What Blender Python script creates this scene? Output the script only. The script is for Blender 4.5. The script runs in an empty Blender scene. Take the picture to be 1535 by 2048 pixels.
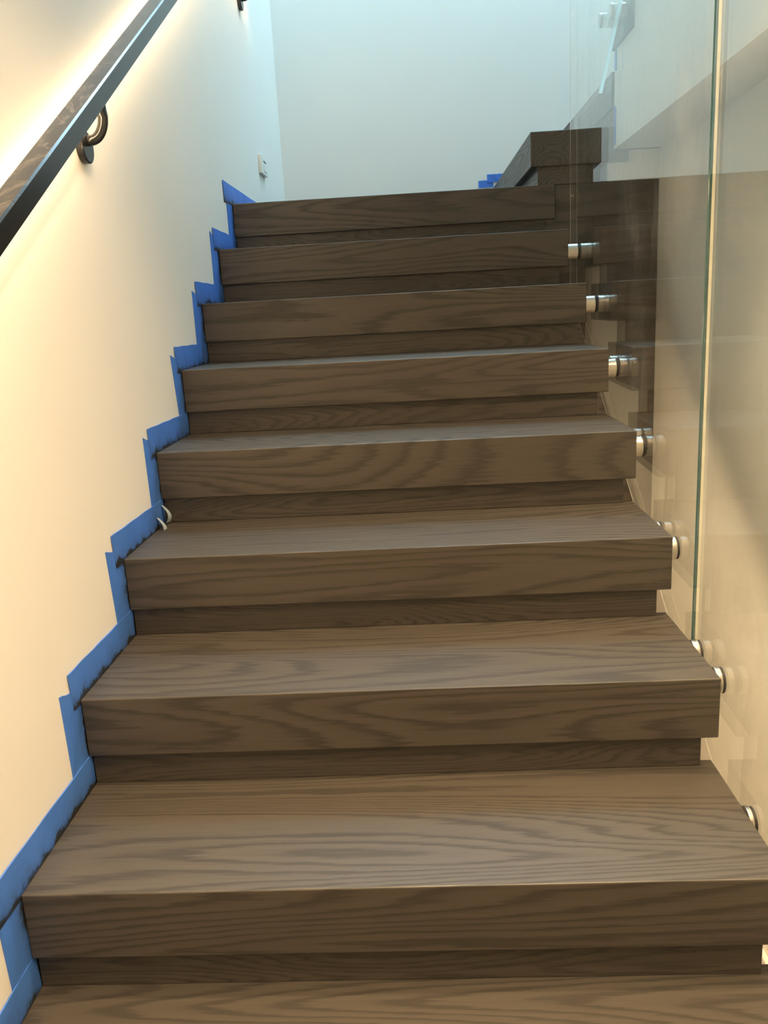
import bpy, bmesh, math, random
from mathutils import Vector, Matrix
random.seed(7)
S = bpy.context.scene
COL = S.collection

# ------------------------------------------------------------------ camera
def make_camera():
    cam = bpy.data.cameras.new('camera'); ob = bpy.data.objects.new('camera', cam); COL.objects.link(ob)
    yaw, pit, rol = -0.0480, -0.2398, -0.0549
    f = Vector((math.sin(yaw)*math.cos(pit), math.cos(yaw)*math.cos(pit), math.sin(pit)))
    r = Vector((math.cos(yaw), -math.sin(yaw), 0)); u = r.cross(f)
    R_ = math.cos(rol)*r + math.sin(rol)*u; U_ = -math.sin(rol)*r + math.cos(rol)*u
    m = Matrix((R_, U_, -f)).transposed().to_4x4(); m.translation = (0.6316, -0.7627, 1.0063)
    ob.matrix_world = m
    cam.sensor_fit = 'VERTICAL'; cam.sensor_height = 36; cam.lens = 1657.0/2048*36
    cam.clip_start = 0.02
    S.camera = ob
make_camera()

# ------------------------------------------------------------------ world, lights, exposure
S.view_settings.view_transform = 'Standard'; S.view_settings.look = 'None'
S.view_settings.gamma = 1; S.view_settings.use_curve_mapping = False
S.view_settings.exposure = 0.11
W_ = bpy.data.worlds.new('sky'); S.world = W_; W_.use_nodes = True
bg = W_.node_tree.nodes['Background']; bg.inputs[0].default_value = (0.50, 0.78, 1.0, 1); bg.inputs[1].default_value = 20.5
SKX0, SKX1, SKY0, SKY1, ZC = 0.05, 2.2, 2.85, 3.66, 4.2      # skylight opening over the landing, stairwell ceiling height
def portal():
    l = bpy.data.lights.new('skylight_portal', 'AREA'); l.shape = 'RECTANGLE'
    l.size = SKX1-SKX0; l.size_y = SKY1-SKY0; l.cycles.is_portal = True
    o = bpy.data.objects.new('skylight_portal', l); COL.objects.link(o); o.location = ((SKX0+SKX1)/2, (SKY0+SKY1)/2, ZC+0.05)
portal()

# ------------------------------------------------------------------ dimensions (metres)
R, D, T, W, O, WR = 0.175, 0.2947, 0.1138, 1.1385, 0.012, 1.1122
P = R/D
Y8 = 8*D; YB = 3.72; Z8 = 8*R
GT = 0.012
def gx(y): return 1.143+.017*y          # inner face of the balustrade glass (very slightly splayed)
XR = 1.51; XF = 1.347                  # right wall, side of the upper flight
ZF = -5*R                              # lower floor

# ------------------------------------------------------------------ material helpers
def mat(name):
    m = bpy.data.materials.new(name); m.use_nodes = True
    nt = m.node_tree; b = nt.nodes['Principled BSDF']
    return m, nt, b
def N(nt, t, **kw):
    n = nt.nodes.new(t)
    for k, v in kw.items():
        if k.startswith('_'): setattr(n, k[1:], v)
        else: n.inputs[k if not k.isdigit() else int(k)].default_value = v
    return n
def L(nt, a, b): nt.links.new(a, b)
def vmath(nt, op, a, b=None):
    n = nt.nodes.new('ShaderNodeVectorMath'); n.operation = op
    for i, v in enumerate((a, b)):
        if v is None: continue
        if isinstance(v, tuple): n.inputs[i].default_value = v
        else: L(nt, v, n.inputs[i])
    return n.outputs[0]
def fmath(nt, op, a, b=None, c=None, clamp=False):
    n = nt.nodes.new('ShaderNodeMath'); n.operation = op; n.use_clamp = clamp
    for i, v in enumerate((a, b, c)):
        if v is None: continue
        if isinstance(v, (int, float)): n.inputs[i].default_value = v
        else: L(nt, v, n.inputs[i])
    return n.outputs[0]
def ramp(nt, fac, stops):
    n = nt.nodes.new('ShaderNodeValToRGB'); e = n.color_ramp.elements
    while len(e) < len(stops): e.new(0.5)
    for el, (p, c) in zip(e, stops): el.position = p; el.color = (*c, 1) if len(c) == 3 else c
    L(nt, fac, n.inputs[0]); return n.outputs[0]
def mixc(nt, fac, a, b, mode='MIX'):
    n = nt.nodes.new('ShaderNodeMix'); n.data_type = 'RGBA'; n.blend_type = mode
    for s, v in ((n.inputs[0], fac), (n.inputs[6], a), (n.inputs[7], b)):
        if isinstance(v, (int, float)): s.default_value = v
        elif isinstance(v, tuple): s.default_value = (*v, 1)
        else: L(nt, v, s)
    return n.outputs[2]
def noise(nt, vec, scale, detail=2, rough=.5, dist=0):
    n = N(nt, 'ShaderNodeTexNoise', Scale=scale, Detail=detail, Roughness=rough, Distortion=dist)
    L(nt, vec, n.inputs['Vector']); return n.outputs[0]

def paint(name, col, rough=.55):
    m, nt, b = mat(name)
    tc = N(nt, 'ShaderNodeTexCoord')
    n1 = noise(nt, tc.outputs['Object'], 1.3, 4)
    c = ramp(nt, n1, [(.3, tuple(x*.97 for x in col)), (.7, col)])
    L(nt, c, b.inputs['Base Color']); b.inputs['Roughness'].default_value = rough
    b.inputs['Specular IOR Level'].default_value = .3
    n2 = noise(nt, tc.outputs['Object'], 260, 3)
    bp = N(nt, 'ShaderNodeBump', Strength=.06, Distance=.002); L(nt, n2, bp.inputs['Height']); L(nt, bp.outputs[0], b.inputs['Normal'])
    return m

def wood(name, light, dark, straight=False, along='X', rough=.42, freq=25.0):
    m, nt, b = mat(name)
    tc = N(nt, 'ShaderNodeTexCoord'); oi = N(nt, 'ShaderNodeObjectInfo')
    v = tc.outputs['Object']
    rnd = oi.outputs['Random']
    off = N(nt, 'ShaderNodeCombineXYZ')
    L(nt, fmath(nt, 'MULTIPLY', rnd, 31.7), off.inputs[0]); L(nt, fmath(nt, 'MULTIPLY', rnd, 17.3), off.inputs[1]); L(nt, fmath(nt, 'MULTIPLY', rnd, 53.1), off.inputs[2])
    v = vmath(nt, 'ADD', v, off.outputs[0])
    def st(a, c):
        s = {'X': (a, c, c), 'Y': (c, a, c), 'Z': (c, c, a)}[along]
        return vmath(nt, 'MULTIPLY', v, s)
    base = noise(nt, st(.62, 5.6 if not straight else 9), 1.0, 1.2, .45, .35)
    jag = noise(nt, st(9, 150), 1.0, 3, .6)
    h = fmath(nt, 'MULTIPLY_ADD', jag, .035, base)
    ph = fmath(nt, 'MULTIPLY', h, freq*(1.0 if not straight else 1.8))
    fr = fmath(nt, 'FRACT', ph)
    ring = ramp(nt, fr, [(0.0, (.15,)*3), (.10, (0,)*3), (.18, (.10,)*3), (.36, (.78,)*3), (.8, (1,)*3), (.93, (.75,)*3), (1.0, (.15,)*3)])
    pore = noise(nt, st(11, 520), 1.0, 2, .6)
    pr = ramp(nt, pore, [(.36, (.45,)*3), (.56, (1,)*3)])
    tone = noise(nt, st(.8, 3.5), 1.0, 2)
    fac = mixc(nt, .42, ring, pr, 'MULTIPLY')
    c = mixc(nt, fac, dark, light)
    c = mixc(nt, fmath(nt, 'MULTIPLY', tone, .5), c, tuple(x*.72 for x in light), 'MIX')
    L(nt, c, b.inputs['Base Color'])
    rr = ramp(nt, fac, [(0, (rough+.1,)*3), (1, (rough-.02,)*3)])
    L(nt, rr, b.inputs['Roughness']); b.inputs['Specular IOR Level'].default_value = .5
    bp = N(nt, 'ShaderNodeBump', Strength=.10, Distance=.0006); L(nt, fac, bp.inputs['Height']); L(nt, bp.outputs[0], b.inputs['Normal'])
    return m

def plain(name, col, rough=.5, metal=0, spec=.5, bump=0, bs=200, var=.06):
    m, nt, b = mat(name)
    tc = N(nt, 'ShaderNodeTexCoord')
    n1 = noise(nt, tc.outputs['Object'], 30, 3)
    c = ramp(nt, n1, [(.3, tuple(x*(1-var) for x in col)), (.7, tuple(min(1, x*(1+var)) for x in col))])
    L(nt, c, b.inputs['Base Color'])
    b.inputs['Roughness'].default_value = rough; b.inputs['Metallic'].default_value = metal
    b.inputs['Specular IOR Level'].default_value = spec
    if bump:
        n2 = noise(nt, tc.outputs['Object'], bs, 3)
        bp = N(nt, 'ShaderNodeBump', Strength=bump, Distance=.002); L(nt, n2, bp.inputs['Height']); L(nt, bp.outputs[0], b.inputs['Normal'])
    return m

def emit(name, col, s):
    m, nt, b = mat(name)
    b.inputs['Base Color'].default_value = (.8, .8, .8, 1)
    b.inputs['Emission Color'].default_value = (*col, 1); b.inputs['Emission Strength'].default_value = s
    return m

def glass(name, tint, smudge=0.0):
    # thin architectural pane: each face reflects by Schlick's law, lets the rest straight through
    m = bpy.data.materials.new(name); m.use_nodes = True; nt = m.node_tree; nt.nodes.clear()
    out = N(nt, 'ShaderNodeOutputMaterial'); tr = N(nt, 'ShaderNodeBsdfTransparent', Color=(*tint, 1))
    gl = N(nt, 'ShaderNodeBsdfGlossy', Roughness=0.0, Color=(1, 1, 1, 1))
    lw = N(nt, 'ShaderNodeLayerWeight', Blend=.5)
    F = fmath(nt, 'MULTIPLY_ADD', fmath(nt, 'POWER', lw.outputs['Facing'], 5.0), .96, .04)
    mx = N(nt, 'ShaderNodeMixShader'); L(nt, F, mx.inputs[0]); L(nt, tr.outputs[0], mx.inputs[1]); L(nt, gl.outputs[0], mx.inputs[2])
    last = mx.outputs[0]
    if smudge:
        tc = N(nt, 'ShaderNodeTexCoord')
        a = noise(nt, vmath(nt, 'MULTIPLY', tc.outputs['Object'], (1, 3.2, 2.2)), 1.7, 5, .62, .6)
        k = ramp(nt, a, [(.52, (0,)*3), (.75, (smudge,)*3)])
        df = N(nt, 'ShaderNodeBsdfDiffuse', Color=(.75, .73, .68, 1))
        m2 = N(nt, 'ShaderNodeMixShader'); L(nt, k, m2.inputs[0]); L(nt, last, m2.inputs[1]); L(nt, df.outputs[0], m2.inputs[2]); last = m2.outputs[0]
    L(nt, last, out.inputs[0])
    return m

def tape_mat():
    m, nt, b = mat('blue_tape')
    uv = N(nt, 'ShaderNodeUVMap'); tc = N(nt, 'ShaderNodeTexCoord')
    sep = N(nt, 'ShaderNodeSeparateXYZ'); L(nt, uv.outputs[0], sep.inputs[0])
    n1 = noise(nt, tc.outputs['Object'], 26, 6, .65)
    n2 = noise(nt, tc.outputs['Object'], 9, 3)
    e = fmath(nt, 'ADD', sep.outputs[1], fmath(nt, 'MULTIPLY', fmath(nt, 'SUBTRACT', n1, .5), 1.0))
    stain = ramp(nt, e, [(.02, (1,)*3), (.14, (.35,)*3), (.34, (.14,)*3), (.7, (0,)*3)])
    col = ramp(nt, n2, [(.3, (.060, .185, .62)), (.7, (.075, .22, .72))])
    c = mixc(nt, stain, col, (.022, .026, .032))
    L(nt, c, b.inputs['Base Color']); b.inputs['Roughness'].default_value = .55; b.inputs['Specular IOR Level'].default_value = .3
    n3 = noise(nt, tc.outputs['Object'], 70, 4)
    bp = N(nt, 'ShaderNodeBump', Strength=.35, Distance=.002); L(nt, n3, bp.inputs['Height']); L(nt, bp.outputs[0], b.inputs['Normal'])
    return m

def rail_mat():
    m, nt, b = mat('black_rail_paint')
    tc = N(nt, 'ShaderNodeTexCoord')
    a = noise(nt, vmath(nt, 'MULTIPLY', tc.outputs['Object'], (1.2, .7, .7)), 14, 5, .65, 1.2)
    dust = ramp(nt, a, [(.47, (0.04,)*3), (.64, (.6,)*3)])
    geo = N(nt, 'ShaderNodeNewGeometry'); sp = N(nt, 'ShaderNodeSeparateXYZ'); L(nt, geo.outputs['Normal'], sp.inputs[0])
    up = fmath(nt, 'MULTIPLY', ramp(nt, sp.outputs[2], [(.5, (0,)*3), (.8, (1,)*3)]), dust)
    L(nt, mixc(nt, up, (.014, .015, .017), (.26, .22, .19)), b.inputs['Base Color'])
    b.inputs['Roughness'].default_value = .20
    return m

M = {}
M['wall'] = paint('wall_paint', (.86, .83, .77))
M['ceiling'] = paint('ceiling_paint', (.80, .78, .73))
LIGHT, DARK = (.086, .074, .061), (.034, .029, .024)
M['tread'] = wood('stained_oak_tread', LIGHT, DARK)
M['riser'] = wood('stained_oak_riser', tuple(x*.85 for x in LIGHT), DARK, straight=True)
M['upper'] = wood('stained_oak_cross_grain', LIGHT, DARK, along='Y')
M['panel'] = wood('stained_oak_panel', LIGHT, DARK, freq=14)
M['glass'] = glass('clear_glass', (.965, .985, .975), .10)
M['glass_up'] = glass('clear_glass_upper', (.965, .985, .975))
M['gedge'] = plain('glass_edge_teal', (.03, .10, .11), .12, 0, .8)
M['garris'] = plain('glass_arris_pale', (.86, .84, .72), .2, 0, .8)
def edge_glow():
    m = bpy.data.materials.new('glass_edge_aqua'); m.use_nodes = True; nt = m.node_tree; nt.nodes.clear()
    out = N(nt, 'ShaderNodeOutputMaterial'); a = N(nt, 'ShaderNodeBsdfTranslucent', Color=(.78, .97, .98, 1)); b = N(nt, 'ShaderNodeBsdfDiffuse', Color=(.6, .9, .92, 1))
    mx = N(nt, 'ShaderNodeMixShader'); mx.inputs[0].default_value = .25; L(nt, a.outputs[0], mx.inputs[1]); L(nt, b.outputs[0], mx.inputs[2]); L(nt, mx.outputs[0], out.inputs[0])
    return m
M['gcyan'] = edge_glow()
M['steel'] = plain('brushed_steel', (.62, .59, .54), .33, 1.0)
M['rubber'] = plain('black_gasket', (.02, .02, .02), .6)
M['white'] = plain('white_plastic', (.82, .81, .76), .4)
M['trim'] = plain('white_trim_paint', (.85, .83, .78), .4)
M['slot'] = plain('dark_slot', (.05, .05, .05), .6)
M['rail'] = rail_mat()
M['tape'] = tape_mat()
M['floor'] = wood('oak_floor', (.24, .17, .11), (.13, .09, .055), along='Y')
LEDC = (1.0, .72, .42)
M['led'] = emit('led_strip_glow', LEDC, 34.0)
M['fill_under'] = emit('under_stair_fill_glow', LEDC, 24.0)  # glow of the strip added under the stair as fill
M['lamp'] = emit('downlight_lens', (1.0, .72, .42), 8.0)

# ------------------------------------------------------------------ mesh helpers
def link(name, me, material, parent=None, loc=(0, 0, 0)):
    o = bpy.data.objects.new(name, me); COL.objects.link(o); o.location = loc
    if material is not None and not me.materials:
        me.materials.append(material)
    if parent is not None: o.parent = parent
    return o
def tag(o, label=None, cat=None, group=None, kind=None):
    if label: o['label'] = label
    if cat: o['category'] = cat
    if group: o['group'] = group
    if kind: o['kind'] = kind
    return o
def empty(name, loc=(0, 0, 0)):
    o = bpy.data.objects.new(name, None); COL.objects.link(o); o.location = loc; o.empty_display_size = .1; return o
def bm_box(bm, x0, x1, y0, y1, z0, z1):
    v = [bm.verts.new(c) for c in ((x0,y0,z0),(x1,y0,z0),(x1,y1,z0),(x0,y1,z0),(x0,y0,z1),(x1,y0,z1),(x1,y1,z1),(x0,y1,z1))]
    for f in ((0,3,2,1),(4,5,6,7),(0,1,5,4),(1,2,6,5),(2,3,7,6),(3,0,4,7)): bm.faces.new([v[i] for i in f])
def done(bm, name, bevel=0, seg=2, smooth=False):
    bmesh.ops.recalc_face_normals(bm, faces=bm.faces[:])
    if bevel: bmesh.ops.bevel(bm, geom=bm.edges[:], offset=bevel, segments=seg, affect='EDGES', profile=.5)
    me = bpy.data.meshes.new(name); bm.to_mesh(me); bm.free()
    if smooth:
        for p in me.polygons: p.use_smooth = True
    return me
def boxmesh(name, *b, bevel=0, seg=2):
    bm = bmesh.new(); bm_box(bm, *b); return done(bm, name, bevel, seg)
def boxes(name, lst):
    bm = bmesh.new()
    for b in lst: bm_box(bm, *b)
    return done(bm, name)
def prism(name, pts, a0, a1, axis='x', bevel=0, seg=2):
    # pts in the plane across the axis: x -> (y, z); y -> (x, z)
    bm = bmesh.new()
    def co(p, a): return (a, p[0], p[1]) if axis == 'x' else (p[0], a, p[1])
    A = [bm.verts.new(co(p, a0)) for p in pts]; B = [bm.verts.new(co(p, a1)) for p in pts]
    bm.faces.new(A); bm.faces.new(B[::-1]); n = len(pts)
    for i in range(n): bm.faces.new([A[i], B[i], B[(i+1) % n], A[(i+1) % n]])
    return done(bm, name, bevel, seg)
def bm_cyl(bm, p0, p1, r, n=32):
    p0, p1 = Vector(p0), Vector(p1); d = p1-p0
    m = Matrix.Translation((p0+p1)/2) @ d.to_track_quat('Z', 'Y').to_matrix().to_4x4()
    bmesh.ops.create_cone(bm, cap_ends=True, segments=n, radius1=r, radius2=r, depth=d.length, matrix=m)
def tube(name, pts, r, n=14):
    bm = bmesh.new(); rings = []
    P_ = [Vector(p) for p in pts]
    for i, p in enumerate(P_):
        t = (P_[min(i+1, len(P_)-1)]-P_[max(i-1, 0)]).normalized(); q = t.to_track_quat('Z', 'Y')
        rings.append([bm.verts.new(p+q @ Vector((r*math.cos(2*math.pi*k/n), r*math.sin(2*math.pi*k/n), 0))) for k in range(n)])
    for a, b in zip(rings, rings[1:]):
        for k in range(n): bm.faces.new([a[k], a[(k+1) % n], b[(k+1) % n], b[k]])
    bm.faces.new(rings[0][::-1]); bm.faces.new(rings[-1])
    return done(bm, name, smooth=True)
def struct(name, me, m, label=None):
    o = link(name, me, m); o['kind'] = 'structure'
    if label: o['label'] = label
    return o

# ------------------------------------------------------------------ the setting
XO = 2.45
struct('wall_left', boxmesh('wall_left', -.15, -.003, -3.3, YB+.15, ZF-.1, ZC), M['wall'], 'off-white painted wall on the left behind the handrail')
struct('wall_back', boxmesh('wall_back', -.003, XO+.12, YB, YB+.15, ZF-.1, ZC), M['wall'], 'pale blank end wall behind the landing')
struct('wall_right', boxmesh('wall_right', XR, XO+.12, -3.2, YB, ZF-.1, 1.4999), M['wall'], 'beige wall beyond the glass balustrade')
struct('wall_outer', boxmesh('wall_outer', XO, XO+.12, -3.2, YB, 1.5, ZC), M['wall'])
struct('wall_behind', boxmesh('wall_behind', -.003, XO+.12, -3.3, -3.2, ZF-.1, ZC), M['wall'])
struct('wall_header', boxmesh('wall_header', -.003, XF, .75, .87, 2.45, ZC), M['wall'])
struct('floor', boxmesh('floor', -.003, XR, -3.2, YB, ZF-.1, ZF), M['floor'], 'wooden floor of the lower hall')
struct('ceiling', boxmesh('ceiling', -.003, XF, -3.2, .75, 2.45, 2.55), M['ceiling'])
struct('ceiling', boxes('ceiling_stairwell', [(-.15, SKX0, -3.3, YB+.15, ZC, ZC+.12), (SKX1, XO+.12, -3.3, YB+.15, ZC, ZC+.12),
      (SKX0, SKX1, -3.3, SKY0, ZC, ZC+.12), (SKX0, SKX1, SKY1, YB+.15, ZC, ZC+.12)]), M['ceiling'])
wn = struct('window_1', boxes('skylight_frame', [(SKX0-.06, SKX0, SKY0-.06, SKY1+.06, ZC+.12, ZC+.17), (SKX1, SKX1+.06, SKY0-.06, SKY1+.06, ZC+.12, ZC+.17),
      (SKX0, SKX1, SKY0-.06, SKY0, ZC+.12, ZC+.17), (SKX0, SKX1, SKY1, SKY1+.06, ZC+.12, ZC+.17)]), M['trim'], 'skylight over the landing')
link('pane', boxmesh('skylight_pane', SKX0, SKX1, SKY0, SKY1, ZC+.14, ZC+.15), M['glass_up'], wn)
struct('baseboard_right', boxmesh('baseboard_right', XR-.016, XR, -3.2, Y8, ZF, ZF+.13, bevel=.003), M['trim'], 'white baseboard at the foot of the beige wall')

# ------------------------------------------------------------------ main staircase
st = tag(empty('staircase', (0, 0, ZF)), 'straight flight of dark stained oak box treads rising to the landing', 'staircase')
st_off = (0, 0, -ZF)
tread_me = boxmesh('tread', 0, W, 0, D+O+.02, -T, 0, bevel=.0022)
riser_me = boxmesh('riser', .002, WR, O, O+.02, -R+.0005, -T+.0005, bevel=.001)
for k in range(-4, 8):
    link('tread', tread_me, M['tread'], st, (0, k*D, k*R-ZF))
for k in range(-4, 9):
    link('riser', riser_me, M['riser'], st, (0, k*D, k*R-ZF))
# landing: nosing board and platform
nose = link('landing_nosing', boxmesh('landing_nosing', 0, W+.006, 0, .13, -T, 0, bevel=.0022), M['tread'], st, (0, Y8, Z8-ZF))
link('landing_floor', boxmesh('landing_floor', 0, XF-.02, .131, YB-Y8-.002, -T, 0), M['tread'], st, (0, Y8, Z8-ZF))
link('landing_fascia', prism('landing_fascia', [(WR+.001, ZF-Z8+.001), (XR-.001, ZF-Z8+.001), (XR-.001, -.002), (W+.0065, -.002), (W+.0065, -T-.001), (WR+.001, -T-.001)], O, O+.05, 'y'), M['panel'], st, (0, Y8, Z8-ZF))
struct('wall_landing_end', boxmesh('wall_landing_end', 1.33, XR-.001, Y8+O+.005, Y8+O+.06, Z8, 1.4999), M['wall'], 'narrow pale plaster strip above the dark landing fascia')
# plastered carriage under the treads
top = []
for k in range(-4, 8):
    top += [(k*D+O+.021, k*R-T-.001), ((k+1)*D+O+.019, k*R-T-.001)]
car = top + [(8*D+O, 7*R-T-.12), (8*D+O-.001, P*8*D-.52), (-.35*D*4, ZF+.002), (-4*D+O+.021, ZF+.002)]
bm = bmesh.new()
link('carriage', prism('carriage', car, .01, WR-.012), M['wall'], st, (0, 0, -ZF))

def cz(y): return P*8*D-.52+(y-8*D)*((P*8*D-.52-ZF)/(8*D+1.4*D))
link('under_fill_strip', prism('under_fill_strip', [(-.2, cz(-.2)-.001), (2.2, cz(2.2)-.001), (2.2, cz(2.2)-.03), (-.2, cz(-.2)-.03)], 1.0, 1.025), M['fill_under'], st, (0, 0, -ZF))  # unseen glowing strip, added to brighten the lower right wall

# ------------------------------------------------------------------ upper flight (turns right off the landing and comes back overhead)
up = tag(empty('upper_staircase', (1.06, Y8, Z8)), 'upper dark oak steps turning right off the landing, seen through glass', 'staircase')
def ul(x, y, z): return (x-1.06, y-Y8, z-Z8)
UX = 1.061
link('tread', boxmesh('turn_tread', 0, .253+.085, 0, YB-Y8-.002, -T, 0, bevel=.0022), M['upper'], up, ul(UX, Y8, 9*R))
link('riser', boxmesh('turn_riser', .026, .226, .014, YB-Y8-.01, -R+.0005, -T+.0005), M['upper'], up, ul(UX, Y8, 9*R))
X2 = 1.339
link('tread', boxmesh('turn_platform', 0, XO-X2-.002, .006, YB-Y8-.002, -T, 0, bevel=.0022), M['upper'], up, ul(X2, Y8, 10*R))
link('riser', boxmesh('turn_platform_riser', .012, .04, .014, YB-Y8-.01, -R+.0005, -T+.0005), M['upper'], up, ul(X2, Y8, 10*R))
UD = .25; TD = .262
ut = boxmesh('upper_tread', 0, XO-1.336-.002, -TD, 0, -T, 0, bevel=.0022)
ur = boxmesh('upper_riser', .02, XO-1.336-.004, -.034, -.014, -R+.0005, -T+.0005)
for j in range(6):
    link('tread', ut, M['tread'], up, ul(1.336, 2.361-j*UD, (11+j)*R))
    link('riser', ur, M['riser'], up, ul(1.336, 2.361-j*UD, (11+j)*R))
# plastered side wall carrying it
pts = [(Y8-.003, 1.5), (Y8-.003, 11*R-T-.001)]
for j in range(6):
    y = 2.361-TD-j*UD+.001
    pts += [(y+ (0.012 if False else 0), (11+j)*R-T-.001), (y, (12+j)*R-T-.001)]
pts[-1] = (pts[-1][0], pts[-2][1])
pts = pts[:-1]
pts += [(pts[-1][0]-.02, pts[-1][1]), (pts[-1][0]-.02, pts[-1][1]+.1), (-.16, pts[-1][1]+.1), (-.16, 2.45), (-3.2, 2.45), (-3.2, 1.5)]
struct('wall_upper_side', prism('wall_upper_side', pts, XF, XF+.07), M['wall'], 'white plastered side of the upper flight with a flat soffit')

struct('ceiling', boxmesh('soffit', XF+.07, XO, -3.2, Y8-.003, 1.5, 1.56), M['wall'], 'flat soffit under the upper flight')
# ------------------------------------------------------------------ glass balustrade
def glass_panel(name, poly, xf, mats, edge_of):
    # prism with arrissed edges; edge_of(mid point) -> material slot for the rim faces
    bm = bmesh.new(); n = len(poly); c = .0016
    cy = sum(p[0] for p in poly)/n; cz = sum(p[1] for p in poly)/n
    def inset(p):
        d = Vector((cy-p[0], cz-p[1])).normalized()*c*1.4; return (p[0]+d.x, p[1]+d.y)
    rows = []
    for dx, ins in ((0, True), (c, False), (GT*.55, False), (GT, True)):
        rows.append([bm.verts.new((xf(p[0])+dx, *(inset(p) if ins and dx == 0 else p))) for p in poly])
    bm.faces.new(rows[0]).material_index = 0; bm.faces.new(rows[3][::-1]).material_index = 0
    for r in range(3):
        for i in range(n):
            j = (i+1) % n
            f = bm.faces.new([rows[r][i], rows[r+1][i], rows[r+1][j], rows[r][j]])
            f.material_index = edge_of(i, r)
    me = done(bm, name)
    for m in mats: me.materials.append(m)
    return link(name, me, None)
gm = [M['glass'], M['gedge'], M['garris']]
def lo(y): return P*y-.215-.048*y
def panel_poly(ya, yb, hi=1.07): return [(ya, lo(ya)), (yb, lo(yb)), (yb, P*yb+hi), (ya, P*ya+hi)]
SEAM = .803
pa = glass_panel('glass_balustrade_panel', panel_poly(SEAM+.003, 2.272), gx, gm, lambda i, r: (2 if r == 2 else 1) if i == 3 else (2 if r == 0 else 0))
tag(pa, 'far clear glass balustrade panel beside the upper treads, ending at the landing', 'glass panel', 'glass balustrade panels')
pb = glass_panel('glass_balustrade_panel', panel_poly(-.62, SEAM-.003), gx, gm, lambda i, r: 2 if r == 0 and i != 1 else 0)
tag(pb, 'near clear glass balustrade panel at the right edge, beside the lowest treads', 'glass panel', 'glass balustrade panels')
# standoffs
def standoff_meshes(x0, gx, r):        # barrel from the tread end to the glass
    bm = bmesh.new(); bm_cyl(bm, (x0, 0, 0), (gx-.005, 0, 0), r)
    b = done(bm, 'standoff', .0012, 2)
    bm = bmesh.new(); bm_cyl(bm, (gx-.005, 0, 0), (gx, 0, 0), r*.96); g = done(bm, 'gasket')
    bm = bmesh.new(); bm_cyl(bm, (gx-.0085, 0, 0), (gx-.0065, 0, 0), r*1.03); c = done(bm, 'collar_ring')
    return b, g, c
for k in range(-2, 8):
    for dy in (.040, .165):
        y, z = k*D+dy, k*R-(.018 if k < 2 else (.022, .036, .044, .054, .062, .068)[k-2])
        if y > 2.2: continue
        par = pa if y > SEAM else pb
        if y < -.55: continue
        sb, sg, sc_ = standoff_meshes(W, gx(y), .0245)
        s = link('standoff', sb, M['steel'], par, (0, y, z))
        if k >= 1: s['label'] = 'brushed steel standoff'
        link('gasket', sg, M['rubber'], s); link('collar_ring', sc_, M['steel'], s)
# upper pane
gu = [M['glass_up'], M['gedge'], M['gcyan']]
s_ = .706; yb = 2.364; zb = 1.684
poly = [(yb, zb), (yb, zb+1.3), (1.0, zb+s_*(yb-1.0)+1.25), (1.0, zb+s_*(yb-1.0))]
pu = glass_panel('glass_balustrade_panel', poly, lambda y: 1.296, gu, lambda i, r: 2 if i == 3 else 0)
tag(pu, 'upper glass balustrade panel with bright aqua lower edge, beside the overhead steps', 'glass panel', 'glass balustrade panels')
bm = bmesh.new(); bm_cyl(bm, (1.3115, 0, 0), (1.336, 0, 0), .0225); bm_cyl(bm, (1.285, 0, 0), (1.296, 0, 0), .0225); um = done(bm, 'standoff_upper', .001, 2)
for (y, z) in ((2.315, 1.895), (2.16, 1.875), (2.05, 2.06), (1.9, 2.06)):
    link('standoff', um, M['steel'], pu, (0, y, z))

# ------------------------------------------------------------------ handrail with led strip
hr = tag(empty('handrail', (0, 1.0, P*1.0)), 'black rectangular wall handrail with a warm light strip under it', 'handrail')
def hl(x, y, z): return (x, y-1.0, z-P)
HX0, HX1 = .030, .070; HT = .904; HB = .861
def rail_poly(t, b, ext=0):
    return [(-1.2, P*-1.2+b), (Y8+.05, P*(Y8+.05)+b), (3.0, P*(Y8+.05)+b), (3.0, P*(Y8+.05)+t), (Y8+.05, P*(Y8+.05)+t), (-1.2, P*-1.2+t)]
def lp(pts): return [(y-1.0, z-P) for y, z in pts]
link('rail', prism('rail', lp(rail_poly(HT, HB)), HX0, HX1, bevel=.003, seg=1), M['rail'], hr)
link('light_strip', prism('light_strip', lp(rail_poly(HB-.0002, HB-.006)), HX0-.0008, HX0+.012), M['led'], hr)
def bracket(y):
    zr = P*min(y, Y8+.05)+HB; zb_ = zr-.086
    bm = bmesh.new(); bm_cyl(bm, (-.003, y-1.0, zb_-P), (.012, y-1.0, zb_-P), .030, 36)
    b = link('bracket', done(bm, 'bracket_rose', .003, 3), M['rail'], hr)
    arc = [(.010, y-1.0, zb_-P+.012)]
    for i in range(15):
        a = math.pi*.5*i/14
        arc.append((.016+.028*math.sin(a), y-1.0+.010*math.sin(a), zb_-P+.012+.046*(1-math.cos(a))))
    arc.append((.044, y-1.0+.010, zr-P+.008))
    link('arm', tube('bracket_arm', arc, .010), M['rail'], b)
for y in (.957, 2.852, -.3): bracket(y)

# ------------------------------------------------------------------ wall plate
wp = tag(empty('wall_plate', (-.003, 3.075, 1.6)), 'small white wall plate low on the wall beside the landing', 'wall plate')
link('plate', boxmesh('plate', 0, .014, -.07, .07, 0, .075, bevel=.002), M['white'], wp)
link('slot', boxmesh('slot', .0135, .0152, -.02, .04, .051, .056), M['slot'], wp)
link('insert', boxmesh('insert', .0135, .0165, -.02, .045, .014, .042, bevel=.001), M['white'], wp)

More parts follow.
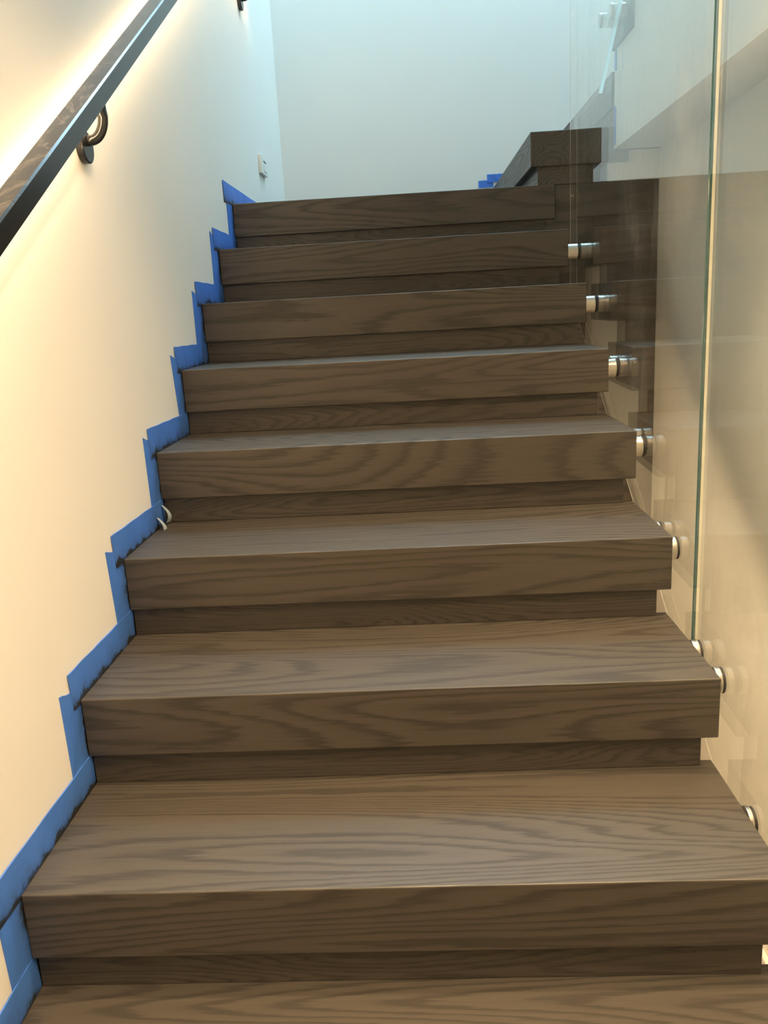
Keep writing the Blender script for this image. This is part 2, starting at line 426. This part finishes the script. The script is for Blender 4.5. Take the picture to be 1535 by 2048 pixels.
# ------------------------------------------------------------------ blue tape
def tape(poly, dist, label, name='tape_strip', plane='x', at=-.003, th=.0012, group='blue tape strips along the stair edge', n=14):
    """poly: four corners (a, z) in order; dist(a, z) -> 0 at the stair edge .. 1; plane x -> a is y, plane y -> a is x"""
    bm = bmesh.new(); uvl = bm.loops.layers.uv.new('UVMap'); q = [Vector(p) for p in poly]
    rnd = random.Random(sum(map(ord, label)) % 1000); grid = {}
    ph = rnd.random()*6
    for side, off in ((0, 0), (1, th)):
        for i in range(n+1):
            for j in range(5):
                s, t = i/n, j/4
                p = (q[0]*(1-s)+q[1]*s)*(1-t)+(q[3]*(1-s)+q[2]*s)*t
                w = off+(.0006*(1+math.sin(s*11+ph+t*3)) if side else 0)
                if j in (0, 4): p = p+Vector((0, 0.0005*math.sin(s*23+ph+j)))
                c = (at+w, p.x, p.y) if plane == 'x' else ((p.x, at-w, p.y) if plane == 'y' else (at-w, p.x, p.y))
                grid[side, i, j] = bm.verts.new(c)
    for side in (0, 1):
        for i in range(n):
            for j in range(4): bm.faces.new([grid[side, i, j], grid[side, i+1, j], grid[side, i+1, j+1], grid[side, i, j+1]])
    for i in range(n):
        for j in (0, 4): bm.faces.new([grid[0, i, j], grid[0, i+1, j], grid[1, i+1, j], grid[1, i, j]])
    for j in range(4):
        for i in (0, n): bm.faces.new([grid[0, i, j], grid[0, i, j+1], grid[1, i, j+1], grid[1, i, j]])
    for f in bm.faces:
        for l in f.loops:
            a = l.vert.co.x if plane == 'y' else l.vert.co.y
            l[uvl].uv = (a, dist(a, l.vert.co.z))
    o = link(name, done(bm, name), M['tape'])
    return tag(o, label, 'tape', group)
ORD = ['lowest', 'second', 'third', 'fourth', 'fifth', 'sixth', 'seventh', 'eighth', 'topmost']
VL = {1: (.228, .237, .06, .20), 2: (.516, .523, .20, .392), 3: (.799, .817, .40, .566), 4: (1.104, 1.110, .575, .748), 5: (1.394, 1.425, .75, .920),
      6: (1.678, 1.673, .91, 1.087), 7: (1.970, 1.964, 1.06, 1.274), 8: (2.271, 2.264, 1.24, 1.43)}
HL = {0: -.10, 1: .10, 2: .556, 3: .836, 4: 1.138, 5: 1.432, 6: 1.719, 7: 2.008, 8: 2.231}
for k in range(0, 9):
    if k in VL:
        ya, yb_, z0, z1 = VL[k]
        z0 = (k-1)*R-.004
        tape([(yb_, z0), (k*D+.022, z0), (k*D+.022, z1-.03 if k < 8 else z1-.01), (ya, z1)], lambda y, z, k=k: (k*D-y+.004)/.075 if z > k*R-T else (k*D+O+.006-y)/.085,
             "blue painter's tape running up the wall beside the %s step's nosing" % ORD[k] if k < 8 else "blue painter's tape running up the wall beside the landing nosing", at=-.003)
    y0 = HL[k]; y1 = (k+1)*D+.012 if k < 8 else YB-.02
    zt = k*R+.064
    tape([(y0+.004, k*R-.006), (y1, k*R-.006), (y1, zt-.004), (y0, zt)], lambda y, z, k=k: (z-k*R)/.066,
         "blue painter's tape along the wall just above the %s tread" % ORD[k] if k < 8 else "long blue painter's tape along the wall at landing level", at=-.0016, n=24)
# loose torn bits
for (y, z, lab) in ((1.170, .555, 'torn pale curl of blue tape hanging below the fourth step nosing'), (1.125, .535, 'larger torn curl of blue tape hanging above the third tread')):
    bm = bmesh.new(); prev = None
    for i in range(9):
        t = i/8; x = .002+.016*math.sin(t*2.4); zz = z+.02-.042*t
        a = bm.verts.new((x, y-.004-.008*t, zz)); b = bm.verts.new((x+.002, y+.005+.006*t, zz-.003))
        if prev: bm.faces.new([prev[0], prev[1], b, a])
        prev = (a, b)
    me = done(bm, 'tape_curl'); o = link('tape_curl', me, M['white'] if False else None)
    me.materials.append(plain('pale_tape_back', (.42, .52, .62), .6)); sm = o.modifiers.new('thick', 'SOLIDIFY'); sm.thickness = .0008
    tag(o, lab, 'tape', 'torn tape curls')
# back wall and upper side
tape([(.985, 1.5751), (1.06, 1.5751), (1.06, 1.612), (.985, 1.609)], lambda a, z: .8, "lower blue tape piece on the end wall beside the turning step", plane='y', at=YB, group='tape at the turn')
tape([(1.030, 1.600), (1.12, 1.60), (1.12, 1.637), (1.028, 1.637)], lambda a, z: .8, "upper blue tape piece on the end wall beside the turning step", plane='y', at=YB-.0022, group='tape at the turn')
tape([(2.325, 1.512), (2.348, 1.512), (2.350, 1.64), (2.322, 1.628)], lambda a, z: .9, 'blue tape strip upright on the white side wall behind the glass', plane='xm', at=XF, group='tape at the turn')
tape([(2.322, 1.742), (2.348, 1.75), (2.350, 1.806), (2.322, 1.806)], lambda a, z: .9, 'short blue tape under the overhead step on the white side wall', plane='xm', at=XF, group='tape at the turn')

# ------------------------------------------------------------------ recessed downlights: one over the lowest treads, the rest added unseen as warm fill
def downlight(x, y, watts, label, zc=2.45, cone=98):
    t = tag(empty('downlight', (x, y, zc)), label, 'downlight', 'hall downlights')
    bm = bmesh.new(); bm_cyl(bm, (0, 0, -.006), (0, 0, 0), .06); link('trim_ring', done(bm, 'trim_ring', .001), M['trim'], t)
    bm = bmesh.new(); bm_cyl(bm, (0, 0, -.009), (0, 0, -.006), .042); link('lens', done(bm, 'lens'), M['lamp'], t)
    l = bpy.data.lights.new('downlight_lamp', 'SPOT'); l.energy = watts; l.color = (1.0, .71, .40); l.spot_size = math.radians(cone); l.spot_blend = .8; l.shadow_soft_size = .05
    o = bpy.data.objects.new('downlight_lamp', l); COL.objects.link(o); o.parent = t; o.location = (0, 0, -.02)
downlight(.45, -.95, 60, 'added unseen warm downlight in hall ceiling nearest the left wall')  # hall lamps added out of view as warm light from behind
downlight(1.15, -.95, 60, 'added unseen warm downlight in hall ceiling nearest the glass')
downlight(.8, -2.0, 35, 'added unseen warm downlight at the rear of the hall ceiling')
downlight(1.40, 1.0, 32, 'added unseen warm downlight in the soffit beside the glass seam', 1.5)  # soffit lamps added out of view to warm the right wall
downlight(1.40, .25, 36, 'added unseen warm downlight in the soffit beyond the near glass', 1.5)
downlight(1.40, -.6, 36, 'added unseen warm downlight in the soffit behind the camera', 1.5)
downlight(.80, -.35, 175, 'added unseen warm downlight in the ceiling just ahead of the hall')  # added out of view to graze the lower nosings
downlight(.80, .50, 150, 'recessed warm downlight in the ceiling over the lowest treads', cone=100)
